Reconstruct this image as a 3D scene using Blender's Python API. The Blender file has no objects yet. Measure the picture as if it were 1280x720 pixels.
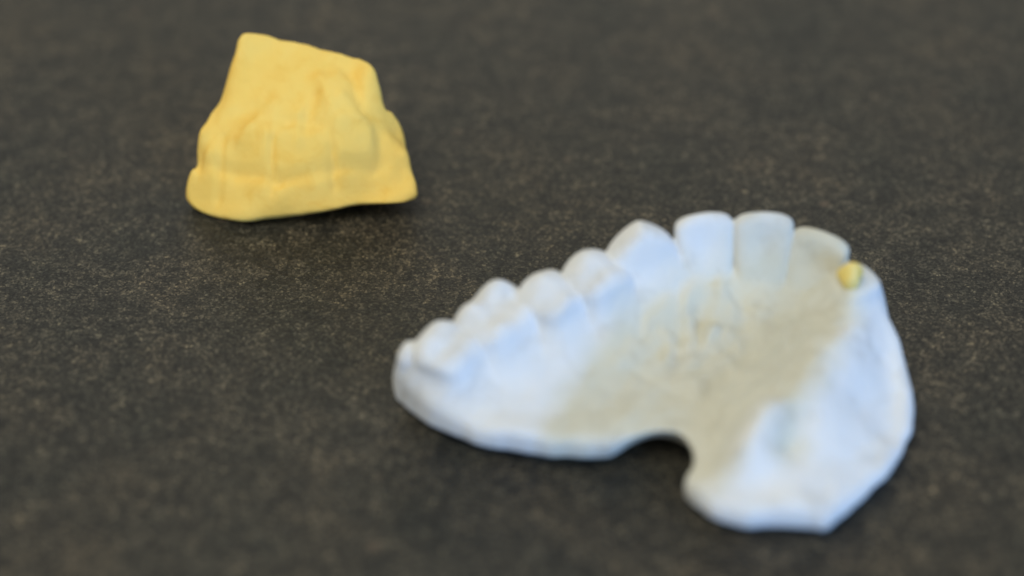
import bpy, math
import numpy as np

# ------------------------------------------------------------------ units: millimetres in, metres out
MM = 0.001
PITCH = math.radians(40.0)
FPX = 2567.0
CAM = np.array([0.0, -200.0, 170.0])

S = bpy.context.scene
COL = S.collection

# ------------------------------------------------------------------ maths helpers
def rbf(points, smooth=0.02):
    """thin-plate height surface through (x, y, z) control points"""
    p = np.array(points, float); n = len(p)
    def ker(r2): return 0.5*r2*np.log(r2+1e-9)
    sc = 20.0
    q = p[:, :2]/sc
    r2 = ((q[:, None, :]-q[None])**2).sum(-1)
    A = np.zeros((n+3, n+3)); A[:n, :n] = ker(r2)+np.eye(n)*smooth*0.05
    A[:n, n] = 1; A[:n, n+1:] = q; A[n, :n] = 1; A[n+1:, :n] = q.T
    b = np.zeros(n+3); b[:n] = p[:, 2]
    w = np.linalg.solve(A, b)
    def f(X, Y):
        x = X/sc; y = Y/sc
        out = w[n]+w[n+1]*x+w[n+2]*y
        for i in range(n):
            out = out+w[i]*ker((x-q[i, 0])**2+(y-q[i, 1])**2)
        return out
    return f

def chaikin(pts, it=2):
    p = np.array(pts, float)
    for _ in range(it):
        a = p; b = np.roll(p, -1, 0)
        p = np.empty((len(a)*2, 2)); p[0::2] = a*.75+b*.25; p[1::2] = a*.25+b*.75
    return p

def poly_sdf(X, Y, poly):
    d = np.full(X.shape, 1e9); inside = np.zeros(X.shape, bool)
    n = len(poly)
    for i in range(n):
        ax, ay = poly[i]; bx, by = poly[(i+1) % n]
        ex, ey = bx-ax, by-ay
        wx, wy = X-ax, Y-ay
        t = np.clip((wx*ex+wy*ey)/(ex*ex+ey*ey+1e-12), 0, 1)
        d = np.minimum(d, (wx-ex*t)**2+(wy-ey*t)**2)
        c = ((ay <= Y) & (by > Y)) | ((by <= Y) & (ay > Y))
        if abs(ey) > 1e-9:
            inside ^= c & (X < ax+(Y-ay)*ex/ey)
    d = np.sqrt(d)
    return np.where(inside, -d, d)

def smax(a, b, k):
    h = np.maximum(k-np.abs(a-b), 0)/k
    return np.maximum(a, b)+h*h*k*0.25
def smin(a, b, k): return -smax(-a, -b, k)

def vnoise(X, Y, scale, seed):
    """smooth value noise on a plane, -1..1"""
    r = np.random.RandomState(seed); T = r.uniform(-1, 1, (64, 64))
    x = X/scale+1000; y = Y/scale+1000
    i = np.floor(x).astype(int); j = np.floor(y).astype(int)
    u = x-i; v = y-j; u = u*u*(3-2*u); v = v*v*(3-2*v)
    g = lambda a, b: T[a % 64, b % 64]
    return (g(i, j)*(1-u)+g(i+1, j)*u)*(1-v)+(g(i, j+1)*(1-u)+g(i+1, j+1)*u)*v

def bump(X, Y, x, y, r): return np.exp(-((X-x)**2+(Y-y)**2)/(r*r))
def ridge(X, Y, a, b, r):
    ex, ey = b[0]-a[0], b[1]-a[1]
    t = np.clip(((X-a[0])*ex+(Y-a[1])*ey)/(ex*ex+ey*ey), 0, 1)
    return np.exp(-((X-a[0]-ex*t)**2+(Y-a[1]-ey*t)**2)/(r*r))

def surface_nets(V, org, h):
    """quads of the zero surface of the field V (negative inside)"""
    ins = V < 0
    nx, ny, nz = V.shape
    cs = np.zeros((nx-1, ny-1, nz-1), np.int32)
    acc = np.zeros((nx-1, ny-1, nz-1, 3), np.float32)
    cnt = np.zeros((nx-1, ny-1, nz-1), np.float32)
    cor = [(a, b, c) for a in (0, 1) for b in (0, 1) for c in (0, 1)]
    sl = lambda o: (slice(o[0], nx-1+o[0]), slice(o[1], ny-1+o[1]), slice(o[2], nz-1+o[2]))
    for o in cor:
        for ax in range(3):
            if o[ax]: continue
            o2 = list(o); o2[ax] = 1
            a = V[sl(o)]; b = V[sl(o2)]
            m = (a < 0) != (b < 0)
            t = np.where(m, a/np.where(m, a-b, 1), 0)
            for k in range(3):
                acc[..., k] += m*((o[k]+t) if k == ax else o[k])
            cnt += m
    act = cnt > 0
    idx = -np.ones(act.shape, np.int64); idx[act] = np.arange(act.sum())
    ijk = np.argwhere(act)
    co = ijk+acc[act]/cnt[act][:, None]
    quads = []
    for ax in range(3):
        a = [slice(1, -1)]*3; a[ax] = slice(0, -1)
        lo = [slice(1, nx-1), slice(1, ny-1), slice(1, nz-1)]; lo[ax] = slice(0, V.shape[ax]-1)
        hi = list(lo); hi[ax] = slice(1, V.shape[ax])
        A = ins[tuple(lo)]; B = ins[tuple(hi)]
        e = np.argwhere(A != B)
        flip = A[A != B]
        off = np.array([1, 1, 1]); off[ax] = 0
        e = e+off
        u, v = (ax+1) % 3, (ax+2) % 3
        def c(du, dv):
            q = e.copy(); q[:, u] -= du; q[:, v] -= dv
            return idx[q[:, 0], q[:, 1], q[:, 2]]
        q = np.stack([c(1, 1), c(0, 1), c(0, 0), c(1, 0)], 1)
        q[~flip] = q[~flip][:, ::-1]
        quads.append(q)
    return co*h+org, np.concatenate(quads), co

def sample(V, c):
    i = np.clip(np.floor(c).astype(int), 0, np.array(V.shape)-2); f = c-i
    out = 0
    for a in (0, 1):
        for b in (0, 1):
            for d in (0, 1):
                w = (f[:, 0] if a else 1-f[:, 0])*(f[:, 1] if b else 1-f[:, 1])*(f[:, 2] if d else 1-f[:, 2])
                out = out+w*V[i[:, 0]+a, i[:, 1]+b, i[:, 2]+d]
    return out

def mesh_obj(name, co, faces, nor, mat, parent, origin, tint=None):
    used = np.unique(faces); remap = np.zeros(len(co), np.int64); remap[used] = np.arange(len(used))
    me = bpy.data.meshes.new(name)
    me.from_pydata(((co[used]-origin)*MM).tolist(), [], remap[faces].tolist())
    me.materials.append(mat)
    me.polygons.foreach_set('use_smooth', [True]*len(me.polygons))
    if nor is not None:
        me.normals_split_custom_set_from_vertices(nor[used].tolist())
    if tint is not None:
        at = me.attributes.new('cream', 'FLOAT', 'POINT'); at.data.foreach_set('value', tint[used].astype(np.float32))
    me.update()
    o = bpy.data.objects.new(name, me); COL.objects.link(o)
    if parent: o.parent = parent
    return o

def thing(name, label, cat, loc):
    o = bpy.data.objects.new(name, None); COL.objects.link(o)
    o.empty_display_size = 0.01
    o.location = [c*MM for c in loc]; o['label'] = label; o['category'] = cat
    return o

# ------------------------------------------------------------------ materials
def mat(name):
    m = bpy.data.materials.new(name); m.use_nodes = True
    nt = m.node_tree; b = nt.nodes['Principled BSDF']
    return m, nt, b
def node(nt, t, **kw):
    n = nt.nodes.new(t)
    for k, v in kw.items(): setattr(n, k, v)
    return n
def noise(nt, vec, scale, detail=4, rough=0.6, dist=0.0):
    n = node(nt, 'ShaderNodeTexNoise'); n.inputs['Scale'].default_value = scale
    n.inputs['Detail'].default_value = detail; n.inputs['Roughness'].default_value = rough
    n.inputs['Distortion'].default_value = dist
    nt.links.new(vec, n.inputs['Vector']); return n.outputs['Fac']
def ramp(nt, fac, stops, interp='LINEAR'):
    r = node(nt, 'ShaderNodeValToRGB'); r.color_ramp.interpolation = interp
    e = r.color_ramp.elements
    while len(e) < len(stops): e.new(0.5)
    for el, (p, c) in zip(e, stops): el.position = p; el.color = c if len(c) == 4 else (*c, 1)
    nt.links.new(fac, r.inputs['Fac']); return r.outputs['Color']
def mix(nt, fac, a, b, mode='MIX'):
    n = node(nt, 'ShaderNodeMix', data_type='RGBA', blend_type=mode)
    for s, i in ((fac, 0), (a, 6), (b, 7)):
        if isinstance(s, (int, float)): n.inputs[i].default_value = s
        elif isinstance(s, tuple): n.inputs[i].default_value = (*s, 1)
        else: nt.links.new(s, n.inputs[i])
    return n.outputs[2]
def bumpn(nt, b, h, strength, dist):
    n = node(nt, 'ShaderNodeBump'); n.inputs['Strength'].default_value = strength; n.inputs['Distance'].default_value = dist
    nt.links.new(h, n.inputs['Height']); nt.links.new(n.outputs[0], b.inputs['Normal'])

def plaster(name, c1, c2, c3, sss, cream=None):
    m, nt, b = mat(name)
    tc = node(nt, 'ShaderNodeTexCoord').outputs['Object']
    a = ramp(nt, noise(nt, tc, 90, 3), [(0.35, c1), (0.65, c2)])
    c = mix(nt, ramp(nt, noise(nt, tc, 260, 4, .6, .5), [(0.52, (0, 0, 0)), (0.75, (1, 1, 1))]), a, c3)
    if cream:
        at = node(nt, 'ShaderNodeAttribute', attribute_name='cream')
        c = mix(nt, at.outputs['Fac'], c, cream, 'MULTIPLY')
    nt.links.new(c, b.inputs['Base Color'])
    b.inputs['Roughness'].default_value = 0.78; b.inputs['Specular IOR Level'].default_value = 0.3
    if sss:
        b.inputs['Subsurface Weight'].default_value = 0.15; b.inputs['Subsurface Scale'].default_value = 0.001
        b.inputs['Subsurface Radius'].default_value = (1, .8, .6)
    bumpn(nt, b, noise(nt, tc, 900, 6, .7), 0.45, 0.0003)
    return m
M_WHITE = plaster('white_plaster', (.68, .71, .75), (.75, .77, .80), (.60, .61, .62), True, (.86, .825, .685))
M_YEL = plaster('yellow_plaster', (.93, .635, .15), (.95, .68, .185), (.88, .57, .115), True)
M_WAX, nt, b = mat('yellow_wax')
tc = node(nt, 'ShaderNodeTexCoord').outputs['Object']
nt.links.new(ramp(nt, noise(nt, tc, 500), [(.3, (.84, .62, .15)), (.7, (.87, .70, .27))]), b.inputs['Base Color'])
b.inputs['Roughness'].default_value = 0.45

M_TAB, nt, b = mat('dark_stone_laminate')
tc = node(nt, 'ShaderNodeTexCoord').outputs['Object']
base = ramp(nt, noise(nt, tc, 55, 5, .62), [(.34, (.0205, .0215, .0190)), (.5, (.0295, .0282, .0238)), (.68, (.042, .0372, .0290))])
def cells(scale):
    v = node(nt, 'ShaderNodeTexVoronoi'); v.inputs['Scale'].default_value = scale; nt.links.new(tc, v.inputs['Vector'])
    q = node(nt, 'ShaderNodeSeparateColor'); nt.links.new(v.outputs['Color'], q.inputs[0]); return q.outputs[0]
grain = ramp(nt, cells(3900), [(.0, (.22, .23, .25)), (.55, (.90, .89, .87)), (.82, (1.6, 1.55, 1.46)), (.98, (3.3, 3.15, 2.85))])
g2 = ramp(nt, cells(1700), [(.0, (.80, .80, .81)), (.7, (1.0, 1.0, 1.0)), (.97, (1.6, 1.54, 1.44))])
grain = mix(nt, 1.0, grain, g2, 'MULTIPLY')
g3 = ramp(nt, noise(nt, tc, 850, 3, .7), [(.38, (.66, .67, .69)), (.5, (1, 1, 1)), (.64, (1.5, 1.46, 1.4))])
grain = mix(nt, 1.0, grain, g3, 'MULTIPLY')
c = mix(nt, 1.0, base, grain, 'MULTIPLY')
mid = ramp(nt, noise(nt, tc, 300, 3, .6), [(.38, (.62, .64, .66)), (.6, (1.3, 1.26, 1.18))])
c = mix(nt, 1.0, c, mid, 'MULTIPLY')
v = node(nt, 'ShaderNodeTexVoronoi'); v.inputs['Scale'].default_value = 260; nt.links.new(tc, v.inputs['Vector'])
vs = node(nt, 'ShaderNodeSeparateColor'); nt.links.new(v.outputs['Color'], vs.inputs[0])
pick = ramp(nt, vs.outputs[0], [(.965, (0, 0, 0)), (.985, (1, 1, 1))])
near = ramp(nt, v.outputs['Distance'], [(.05, (1, 1, 1)), (.28, (0, 0, 0))])
c = mix(nt, mix(nt, 1.0, pick, near, 'MULTIPLY'), c, (.10, .075, .052))
nt.links.new(c, b.inputs['Base Color'])
b.inputs['Roughness'].default_value = 0.5; b.inputs['Specular IOR Level'].default_value = 0.45
bumpn(nt, b, noise(nt, tc, 1300, 3, .75), 0.6, 0.00025)

# ------------------------------------------------------------------ the surface
import bmesh
bm = bmesh.new()
bmesh.ops.create_cube(bm, size=1.0)
bmesh.ops.scale(bm, vec=(1.8, 1.2, 0.03), verts=bm.verts)
bmesh.ops.bevel(bm, geom=bm.edges[:], offset=0.003, segments=3, affect='EDGES')
bmesh.ops.translate(bm, vec=(0, 0.15, -0.015), verts=bm.verts)
me = bpy.data.meshes.new('tabletop'); bm.to_mesh(me); bm.free(); me.materials.append(M_TAB)
tab = bpy.data.objects.new('tabletop', me); COL.objects.link(tab); tab['kind'] = 'structure'

# ------------------------------------------------------------------ generic cast builder
def tooth_field(X, Y, Z, t):
    """t: cx, cy, ang (direction pointing labially/outward), w, tip z, neck z, kind"""
    cx, cy = t['c']; ca, sa = math.cos(t['a']), math.sin(t['a'])
    n = (X-cx)*ca+(Y-cy)*sa; s = -(X-cx)*sa+(Y-cy)*ca
    z0, z1, w = t['z0'], t['z1'], t['w']
    h = np.clip((Z-z0)/(z1-z0), -0.6, 1.3)
    k = t['kind']
    if k == 'incisor':
        hw = w/2*(0.965+0.045*np.clip(h, 0, .75)/.75)
        th = 3.3-2.6*np.clip(h, -.3, 1)
        nc = 0.2+1.2*h
        s2 = s; q = (np.abs(s2/hw)**5+np.abs((n-nc)/th)**2.6)**(1/3.3)-1
        top = z1+.1-0.055*s*s+t.get('tilt', 0)*s
        f = q*np.minimum(hw, th)*.9
        # lingual hollow
        f = f+0.35*np.exp(-((s/(hw*.55))**2+((h-.55)/.3)**2))*(n < nc)
        rr = .9
    elif k == 'canine':
        hw = w/2*(0.78+0.26*np.clip(h, 0, .55)/.55)
        th = 3.4-1.9*np.clip(h, -.3, 1)
        nc = 0.1+0.9*h
        q = (np.abs(s/hw)**2.6+np.abs((n-nc)/th)**2.2)**(1/2.4)-1
        top = z1-0.72*np.sqrt(s*s+.3)+.2+t.get('tilt', 0)*s
        f = q*np.minimum(hw, th)*.9
        rr = 1.2
    else:
        d = t.get('d', 4.4)
        hw = w/2*(0.92+0.10*np.clip(h, 0, .6)/.6-.12*np.clip(h-.6, 0, 1)/.4)
        th = d*(1.0-0.22*np.clip(h, 0, 1))
        q = (np.abs(s/hw)**3.4+np.abs(n/th)**3.0)**(1/3.2)-1
        top = z1-1.5+t.get('tilt', 0)*s+0*Z
        for (bs, bn, bh, br) in t['cusps']:
            top = top+bh*np.exp(-((s-bs)**2+(n-bn)**2)/(br*br))
        top = top+.22*vnoise(X+0*Z, Y+0*Z, 1.7, 51)
        f = q*np.minimum(hw, th)*.9
        rr = 1.0
    f = smax(f, (Z-top)*.85, rr)
    f = smax(f, (z0-4-Z), .5)
    return f

def build_cast(root, org3, lo, hi, h, Hf, poly, undercut, teeth, mat_, kt, body_name, edge_r, extra=None, keep=None, bottom=0.0, tintf=None):
    xs = np.arange(lo[0], hi[0], h); ys = np.arange(lo[1], hi[1], h); zs = np.arange(lo[2], hi[2], h)
    X2, Y2 = np.meshgrid(xs, ys, indexing='ij')
    H = Hf(X2, Y2); D = poly_sdf(X2, Y2, poly)
    D = D+0.45*vnoise(X2, Y2, 5.0, 5)+0.22*vnoise(X2, Y2, 2.2, 6)
    gx, gy = np.gradient(H, h); sc = 1/np.sqrt(1+gx*gx+gy*gy)
    Z = zs[None, None, :]
    body = smax((Z-H[..., None])*sc[..., None], D[..., None]+undercut(X2[..., None], Y2[..., None], Z), edge_r)
    body = smax(body, bottom-Z, 1.2).astype(np.float32)
    fields = []; tot = np.full(body.shape, 50.0, np.float32)
    for t in teeth:
        r = 9.5
        i0, i1 = np.searchsorted(xs, [t['c'][0]-r, t['c'][0]+r]); j0, j1 = np.searchsorted(ys, [t['c'][1]-r, t['c'][1]+r])
        F = np.full(body.shape, 50.0, np.float32)
        if t['kind'] == 'relief':
            x = X2[i0:i1, j0:j1]; y = Y2[i0:i1, j0:j1]; ca, sa = math.cos(t['a']), math.sin(t['a'])
            n = (x-t['c'][0])*ca+(y-t['c'][1])*sa; q = -(x-t['c'][0])*sa+(y-t['c'][1])*ca
            hw = t['w']/2*(1+.06*n/t['l'])
            pl = ((np.abs(q/hw)**3+np.abs(n/t['l'])**2.6)**(1/2.8)-1)*t['w']/2
            F[i0:i1, j0:j1] = smax((Z-(H[i0:i1, j0:j1]+t['rise'])[..., None])*sc[i0:i1, j0:j1, None], smax(pl[..., None]+0*Z, 4.8-Z, .5), 1.4)
        else: F[i0:i1, j0:j1] = tooth_field(xs[i0:i1, None, None], ys[None, j0:j1, None], Z, t)
        fields.append(F); tot = np.minimum(tot, smin(body, F, t.get('k', kt)))
    V = tot if teeth else body
    if extra is not None: V = extra(V, X2[..., None], Y2[..., None], Z)
    co, q, c = surface_nets(V, np.array(lo), h)
    g = np.stack([sample(V, c+np.eye(3)[k]*.8)-sample(V, c-np.eye(3)[k]*.8) for k in range(3)], 1)
    nor = g/np.maximum(np.linalg.norm(g, axis=1), 1e-9)[:, None]
    lab = np.zeros(len(co), int); best = sample(body, c)
    for k, F in enumerate(fields):
        s = sample(F, c); m = s < best-0.25; lab[m] = k+1; best = np.where(m, s, best)
    fl = np.max(lab[q], 1)
    st = tintf(co) if tintf else None
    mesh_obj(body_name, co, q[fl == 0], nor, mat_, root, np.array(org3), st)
    for k, t in enumerate(teeth):
        if (fl == k+1).sum() > 10:
            o = mesh_obj('tooth', co, q[fl == k+1], nor, mat_, root, np.array(org3), st)
            if 'label' in t: o['label'] = t['label']
    return V

# ------------------------------------------------------------------ the white upper cast
TW = [ # tip point, kind, width, labial direction (deg), z0
 dict(p=(-13.03, -19.52, 10.6), kind='molar', w=3.2, k=1.5, a=158, z0=6.0, d=1.7, cusps=[(0,0,1.3,1.6)], label='short sliver of a tooth at the far end of the row'),
 dict(p=(-8.62, -19.09, 11.6), kind='molar', w=8.0, a=150, z0=6.5, d=4.2, cusps=[(-1.4,1.7,1.3,2.2),(1.4,1.7,1.2,2.2),(-1.5,-2.0,.7,1.8),(1.5,-2.0,.7,1.8)]),
 dict(p=(-2.65, -14.28, 12.8), kind='molar', w=10.1, a=141, z0=7.5, d=4.7, cusps=[(-2.3,1.9,2.1,2.0),(2.5,1.9,1.3,1.9),(-2.0,-2.2,.8,2.0),(2.2,-2.1,.7,2.0)], label='large molar with two cusps on its outer edge'),
 dict(p=(3.90, -12.01, 14), kind='premolar', w=7.0, a=134, z0=8.5, d=4.2, cusps=[(0,1.5,1.6,2.6),(0,-2.2,.6,1.9)]),
 dict(p=(9.27, -9.57, 15.2), kind='premolar', w=7.0, a=129, z0=9, d=4.2, cusps=[(0,1.5,1.7,2.6),(0,-2.2,.6,1.9)]),
 dict(p=(15.31, -6.79, 18), kind='canine', w=8.2, a=106, z0=9.5, tilt=-.12, label='pointed canine'),
 dict(p=(23.14, -4.67, 17.8), kind='incisor', w=7.15, k=.4, a=101, z0=10, tilt=0),
 dict(p=(30.48, -4.51, 17.8), kind='incisor', w=7.2, k=.4, a=88, z0=10),
 dict(p=(37.33, -6.47, 16.4), kind='incisor', w=7.3, k=.4, a=62, z0=9.5, tilt=0.05),
 dict(p=(42.09, -9.61, 14), kind='premolar', k=2.4, w=5.6, a=34, z0=9.5, d=3.2, cusps=[(0,0,.9,2.2)], label='low worn stub beside the yellow bead'),
]
for t in TW:
    a = math.radians(t['a']); t['a'] = a
    off = {'incisor': 1.4, 'canine': 1.0}.get(t['kind'], 1.2)
    t['c'] = (t['p'][0]-off*math.cos(a), t['p'][1]-off*math.sin(a)); t['z1'] = t['p'][2]

HW = [q for q in [
 (5.53, -29.86, 5),(12.89, -29.46, 5.5),(18.43, -28.97, 5.8),(9.90, -21.91, 5.8),(15.26, -17.37, 6.8),(19.83, -20.95, 6.2),(24.85, -16.39, 7.2),(22.17, -12.93, 8),
 (26.36, -22.13, 6),(30.40, -18.05, 7.4),(23.82, -31.04, 5.5),(27.98, -12.15, 8.6),(21.68, -35.69, 5),(16.82, -24.67, 5.8),
 (35.94, -13.70, 9.3),(30.09, -8.31, 10.8),(23.25, -8.88, 10.9),(16.62, -10.03, 10.6),(10.36, -12.54, 10.2),(5.24, -15.28, 9.4),(0.00, -18.48, 8.8),(-6.09, -22.03, 8.2),(-11.53, -19.95, 7.2),(19.68, -7.29, 12.6),(12.63, -7.45, 11.6),(16.67, -8.49, 11.2),
 (0.00, -23.51, 6),(-4.66, -25.18, 5.9),(-13.55, -19.51, 6.8),(-11.36, -22.96, 6),(-7.45, -26.01, 5.4),(0.00, -29.12, 5.3),(5.51, -30.33, 5.2),
 (40.80, -13.45, 11.6),(37.81, -20.31, 11.3),(33.91, -26.95, 10.2),(28.10, -31.39, 9),(25.61, -35.12, 7.6),(31.24, -33.35, 7),
 (43.65, -18.27, 7.6),(41.53, -24.88, 6),(46.04, -22.96, 4.2),(38.34, -32.24, 5.4),(43.08, -30.81, 4),(32.27, -37.55, 5.6),(26.81, -38.60, 5.4),
 (23.19, -39.78, 4.7),(33.79, -40.59, 4.9),(28.42, -40.96, 4.9),(39.88, -35.77, 3.8)]]
for t in TW:
    ca, sa = math.cos(t['a']), math.sin(t['a'])
    HW.append((t['c'][0]+4.0*ca, t['c'][1]+4.0*sa, t['z0']-1.0))
    HW.append((t['c'][0]+7.5*ca, t['c'][1]+7.5*sa, t['z0']-4.5))
hw0 = rbf(HW)
RU = [ # palatal rugae
 ((25.68, -11.16, 8),(24.22, -15.13, 8),.8,.7),((24.22, -15.13, 8),(22.33, -18.31, 7),.8,.7),((26.54, -12.49, 8),(26.12, -16.16, 7),.8,.7),((21.59, -11.46, 8),(21.08, -18.60, 7),.8,.75),
 ((18.84, -12.20, 8),(16.53, -14.72, 7),.8,.6),((18.51, -15.44, 7),(18.78, -19.02, 7),.7,.6),((14.76, -17.60, 7),(12.85, -18.62, 6),.8,.4),((29.88, -12.93, 8),(30.33, -16.16, 7),.9,.6),
 ((33.03, -15.13, 8),(32.05, -19.02, 7),.9,.5),((22.64, -20.71, 7),(20.79, -23.78, 6),.8,.45),((25.13, -19.02, 7),(26.83, -22.13, 6),.8,.4),((25.98, -6.60, 9),(25.49, -9.96, 8),.9,.5),
 ((35.21, -18.72, 8),(34.20, -20.15, 7),.9,.5),((19.74, -21.83, 7),(17.89, -22.13, 6),.7,.35)]
def HWf(X, Y):
    H = hw0(X, Y)
    Xw = X+.6*vnoise(X, Y, 2.4, 41); Yw = Y+.6*vnoise(X, Y, 2.4, 42)
    for a, b_, r, hh in RU: H = H+1.05*hh*ridge(Xw, Yw, a, b_, 1.25*r)
    H = H+1.15*ridge(X, Y, (29.06, -30.74, 9), (26.21, -35.14, 8), 2.4)
    H = H-.45*ridge(X, Y, (31.21, -33.61, 7), (33.12, -30.21, 8), 1.4)
    x, y, _ = (25.83, -16.16, 7); m = bump(X, Y, x, y, 12)
    H = H+m*(0.36*vnoise(X, Y, 1.7, 31)+0.18*vnoise(X, Y, .9, 32))
    H = H-.28*ridge(X, Y, (14.41, -19.89, 6), (22.25, -25.69, 6), .6)
    H = H+.6*ridge(X, Y, (46.84, -13.74, 5.5), (46.90, -26.83, 4), 1.3)-.5*ridge(X, Y, (44.22, -15.92, 5.5), (43.82, -28.17, 4), 2.0)+.3*vnoise(X, Y, 4.5, 61)
    H = H+0.16*vnoise(X, Y, 3.1, 1)+0.07*vnoise(X, Y, 1.3, 2)
    return H
OW = [(-14.20, -18.72, 8),(-14.14, -18.81, 4.5),(-13.38, -20.07, 2.8),(-11.38, -22.84, 2.4),(-7.51, -26.24, 2.4),(-3.73, -28.52, 2.4),(1.85, -30.37, 2.4),(6.01, -30.89, 2.4),(9.70, -30.45, 3),(11.03, -31.02, 4.2),(13.77, -30.92, 5),(17.47, -29.85, 5.5),(19.83, -30.38, 5.5),
      (20.57, -33.39, 5),(19.28, -35.97, 4),(20.53, -38.20, 3.2),(22.89, -40.84, 2.6),(28.55, -41.81, 2.2),(34.51, -42.28, 1.8),(35.55, -41.79, 1.8),(37.98, -39.23, 2.2),(40.71, -36.61, 2.6),(44.71, -32.35, 3.2),(47.38, -26.16, 4),(47.76, -19.64, 5),(46.19, -13.42, 6.5),(44.55, -9.96, 8)]
polyW = [q[:2] for q in OW]
for t in TW[::-1]:
    ca, sa = math.cos(t['a']), math.sin(t['a'])
    k = {0: 1.2, 9: 3.2}.get(TW.index(t), 6.0)
    polyW.append((t['c'][0]+k*ca, t['c'][1]+k*sa))
polyWs = chaikin(polyW, 3)
PE = (17.00, -30.12, 5.5)
def undW(X, Y, Z): return 1.5*np.maximum(0, 2.1-Z)+1.6*np.maximum(0, 5.4-Z)*bump(X, Y, PE[0], PE[1], 4.0)
lo = (min(p[0] for p in polyW)-2, min(p[1] for p in polyW)-2, -1.0); hi = (max(p[0] for p in polyW)+2, max(p[1] for p in polyW)+2, 21)
cW = (float(np.mean([p[0] for p in polyW])), float(np.mean([p[1] for p in polyW])), 0)
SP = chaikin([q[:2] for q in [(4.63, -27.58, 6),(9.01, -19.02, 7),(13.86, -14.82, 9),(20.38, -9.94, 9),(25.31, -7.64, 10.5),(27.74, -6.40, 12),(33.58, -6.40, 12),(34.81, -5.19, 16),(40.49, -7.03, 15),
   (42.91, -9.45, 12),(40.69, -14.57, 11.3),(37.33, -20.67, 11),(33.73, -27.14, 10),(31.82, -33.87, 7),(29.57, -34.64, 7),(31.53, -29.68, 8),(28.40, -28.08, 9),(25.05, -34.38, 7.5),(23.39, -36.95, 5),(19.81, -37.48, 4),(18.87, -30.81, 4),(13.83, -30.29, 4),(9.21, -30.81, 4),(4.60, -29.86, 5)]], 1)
def creamf(co):  # cream tint over the palate region, fading out along a noisy edge
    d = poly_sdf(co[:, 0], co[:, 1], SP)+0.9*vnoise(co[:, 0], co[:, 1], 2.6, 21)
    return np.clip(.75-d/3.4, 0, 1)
white = thing('dental_cast', 'white plaster cast of an upper jaw, teeth up, with a yellow spot', 'dental cast', cW)
build_cast(white, cW, lo, hi, 0.34, HWf, polyWs, undW, TW, M_WHITE, 2.9, 'jaw', 1.6, tintf=creamf)
# wax bead
def blob(name, c, r, mat_, parent, org3, seed):
    bm = bmesh.new(); bmesh.ops.create_icosphere(bm, subdivisions=4, radius=1)
    for v in bm.verts:
        k = 1+0.12*math.sin(3*v.co.x+seed)+0.1*math.sin(4*v.co.y+2*v.co.z)
        v.co = [((c[i]-org3[i])+v.co[i]*r[i]*k)*MM for i in range(3)]
    for f in bm.faces: f.smooth = True
    me = bpy.data.meshes.new(name); bm.to_mesh(me); bm.free(); me.materials.append(mat_)
    o = bpy.data.objects.new(name, me); COL.objects.link(o); o.parent = parent
    return o
blob('wax_bead', (40.18, -11.86, 14), (1.65, 1.1, 1.75), M_WAX, white, cW, 1.0)

# ------------------------------------------------------------------ the yellow front cast
OY = [(-44.52, 20.19, 4),(-43.30, 17.75, 2.5),(-40.20, 15.91, 1.5),(-36.21, 15.25, 1.2),(-25.51, 15.35, 2.2),(-14.90, 16.40, 3),(-12.70, 17.71, 3.2),(-12.62, 18.51, 3.4),(-13.70, 23.39, 5.5),(-14.54, 26.84, 7),(-16.27, 27.90, 8.5),(-17.04, 27.49, 10.5),(-17.65, 29.79, 14),(-18.00, 31.18, 15)]
polyY = [q[:2] for q in OY]
polyY += [q[:2] for q in [(-21.42, 33.07, 15.8),(-31.38, 34.51, 17.3),(-34.88, 34.90, 17.3),(-36.79, 34.18, 17),(-37.60, 32.21, 16.5),(-40.41, 27.59, 12),(-42.53, 23.87, 9),(-42.62, 22.58, 6.5),(-43.76, 21.41, 5.5)]]
polyYs = chaikin(polyY, 1)
HY = [q for q in [
 (-41.89, 21.18, 4.6),(-36.87, 19.44, 4.7),(-30.61, 17.50, 4.7),(-23.44, 18.47, 4.9),(-18.72, 20.16, 5.1),(-14.69, 21.18, 5.4),(-42.93, 19.73, 2.2),(-36.19, 15.52, 1.8),(-30.85, 15.70, 2.2),(-23.40, 16.14, 2.8),(-15.97, 16.93, 3.4),(-13.33, 18.07, 4),
 (-41.54, 22.35, 5.2),(-36.32, 20.07, 5.7),(-30.59, 18.16, 5.8),(-23.41, 18.95, 6),(-18.69, 20.55, 6.4),(-14.46, 21.99, 6.8),(-15.74, 25.53, 8.2),(-42.95, 21.36, 5),(-42.36, 22.35, 5.6),(-41.19, 22.07, 7.4),(-41.56, 23.87, 9),
 (-40.23, 24.06, 8.6),(-35.19, 22.58, 9.4),(-28.71, 21.76, 9.6),(-22.34, 22.03, 9.8),(-17.34, 23.50, 9),
 (-38.79, 28.53, 12),(-33.24, 27.38, 12.8),(-26.74, 26.80, 13.2),(-21.36, 25.80, 12.6),(-17.39, 26.94, 11.8),(-15.53, 25.08, 7.6),(-16.50, 23.78, 8.8),
 (-36.14, 32.92, 16.8),(-31.87, 33.59, 17),(-26.96, 32.27, 16.2),(-21.57, 31.46, 15.2),(-18.71, 30.22, 15)]]
hy0 = rbf(HY)
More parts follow.
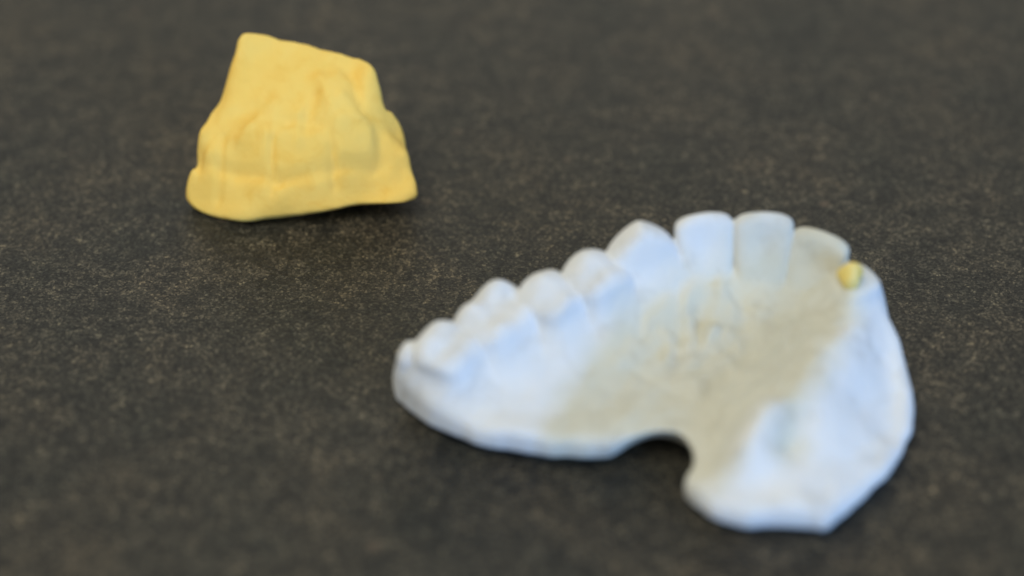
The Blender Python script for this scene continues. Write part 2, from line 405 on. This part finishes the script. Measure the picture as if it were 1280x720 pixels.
def HYf(X, Y):
    H = hy0(X, Y)
    for (a, b_, r, hh) in [((-36.87, 34.14, 16),(-38.06, 26.66, 12),1.6,.6),((-31.87, 21.75, 10),(-31.91, 17.27, 7),.5,-.4),((-23.94, 20.67, 10),(-23.73, 18.15, 7),.6,-.5),
        ((-38.74, 23.50, 9),(-39.19, 18.15, 7),.6,-.5),((-18.29, 25.34, 9),(-17.29, 20.82, 7),.9,-.4),((-25.89, 28.91, 12),(-24.32, 24.80, 12),.9,.6),((-28.29, 24.37, 11),(-28.40, 21.63, 11),.8,.5),((-34.17, 24.37, 11),(-36.12, 22.54, 11),.8,.45),((-22.54, 26.22, 11),(-20.29, 24.37, 11),.9,.5),
        ((-37.89, 32.72, 15),(-40.61, 25.78, 10),1.1,-.5),((-31.54, 25.72, 12),(-32.52, 23.03, 10),1.4,.3),((-23.71, 28.53, 12),(-22.98, 23.94, 10),1.4,.6),((-26.26, 26.66, 12),(-27.72, 23.03, 10),1.0,-.5),
        ((-38.14, 25.78, 10),(-34.92, 25.78, 10),.8,-.4),((-31.00, 23.94, 10),(-25.59, 23.03, 10),.8,-.35),((-21.56, 30.36, 14),(-19.78, 23.94, 10),1.0,-.5),
        ((-41.89, 21.63, 5.2),(-30.84, 18.07, 5.2),.65,-.5),((-30.84, 18.07, 5.2),(-18.17, 20.56, 6),.65,-.5),((-41.79, 20.33, 4.7),(-30.75, 16.63, 4.7),1.2,.45),((-30.75, 16.63, 4.7),(-16.05, 20.38, 5.2),1.2,.45)]:
        H = H+hh*ridge(X, Y, a, b_, r)
    H = H+np.clip((H-5)/1.5, .15, 1)*(0.20*vnoise(X, Y, 2.8, 11)+0.12*vnoise(X, Y, 1.3, 12))
    return H
def undY(X, Y, Z): k = np.clip((X-polyY[3][0])/16, 0, 1); return (.6+1.2*k)*np.maximum(0, 1.2+1.7*k-Z)
cY = (float(np.mean([p[0] for p in polyY])), float(np.mean([p[1] for p in polyY])), 0)
lo = (min(p[0] for p in polyY)-2, min(p[1] for p in polyY)-2, -1.0); hi = (max(p[0] for p in polyY)+2, max(p[1] for p in polyY)+2, 21)
yel = thing('dental_cast', 'small yellow plaster cast of a few teeth, behind the white one', 'dental cast', cY)
TY = []
for (p, w, l, a, ri) in [((-35.34, 21.77, 9.2), 6.9, 2.5, -97, 0.3), ((-27.92, 20.87, 9.2), 8, 2.7, -90, 0.33), ((-21.11, 22.32, 9.2), 6.4, 2.6, -82, 0.55)]:
    TY.append(dict(c=(p[0], p[1]), a=math.radians(a), kind='relief', w=w, l=l, rise=ri, k=.5))
build_cast(yel, cY, lo, hi, 0.30, HYf, polyYs, undY, TY, M_YEL, 1.7, 'base', 1.1)

# ------------------------------------------------------------------ light
def area(name, loc, target, size, energy, col):
    l = bpy.data.lights.new(name, 'AREA'); l.shape = 'RECTANGLE'; l.size, l.size_y = size; l.energy = energy; l.color = col
    o = bpy.data.objects.new(name, l); COL.objects.link(o); o.location = loc
    from mathutils import Vector
    o.rotation_euler = (Vector(target)-Vector(loc)).to_track_quat('-Z', 'Y').to_euler()
    return o
area('ceiling_light', (-0.34, -0.32, 1.02), (0.0, 0, 0), (0.8, 0.6), 8.8, (1.0, 0.945, 0.765))
area('window_light', (0.66, -0.76, 0.22), (0.02, 0, 0.01), (0.8, 0.4), 8.6, (0.31, 0.57, 1.0))
area('far_sheen_light', (0.0, 1.7, 0.85), (0.0, 0.1, 0.0), (2.0, 0.8), 5.5, (1.0, 0.98, 0.84))  # added soft lamp far behind, gives the far tabletop its brighter sheen
W = bpy.data.worlds.new('World'); S.world = W; W.use_nodes = True
W.node_tree.nodes['Background'].inputs[0].default_value = (1.0, .99, .95, 1)
W.node_tree.nodes['Background'].inputs[1].default_value = 0.19

# ------------------------------------------------------------------ camera
cd = bpy.data.cameras.new('camera'); cam = bpy.data.objects.new('camera', cd); COL.objects.link(cam)
cam.location = [float(c)*MM for c in CAM]; cam.rotation_euler = (math.pi/2-PITCH, 0, 0)
cd.sensor_width = 36; cd.lens = 36*FPX/1280; cd.clip_start = 0.005; cd.clip_end = 20
cd.dof.use_dof = True; cd.dof.focus_distance = 0.2645; cd.dof.aperture_fstop = 6.1
S.camera = cam
S.view_settings.view_transform = 'Standard'; S.view_settings.look = 'None'
S.view_settings.exposure = 0; S.view_settings.gamma = 1
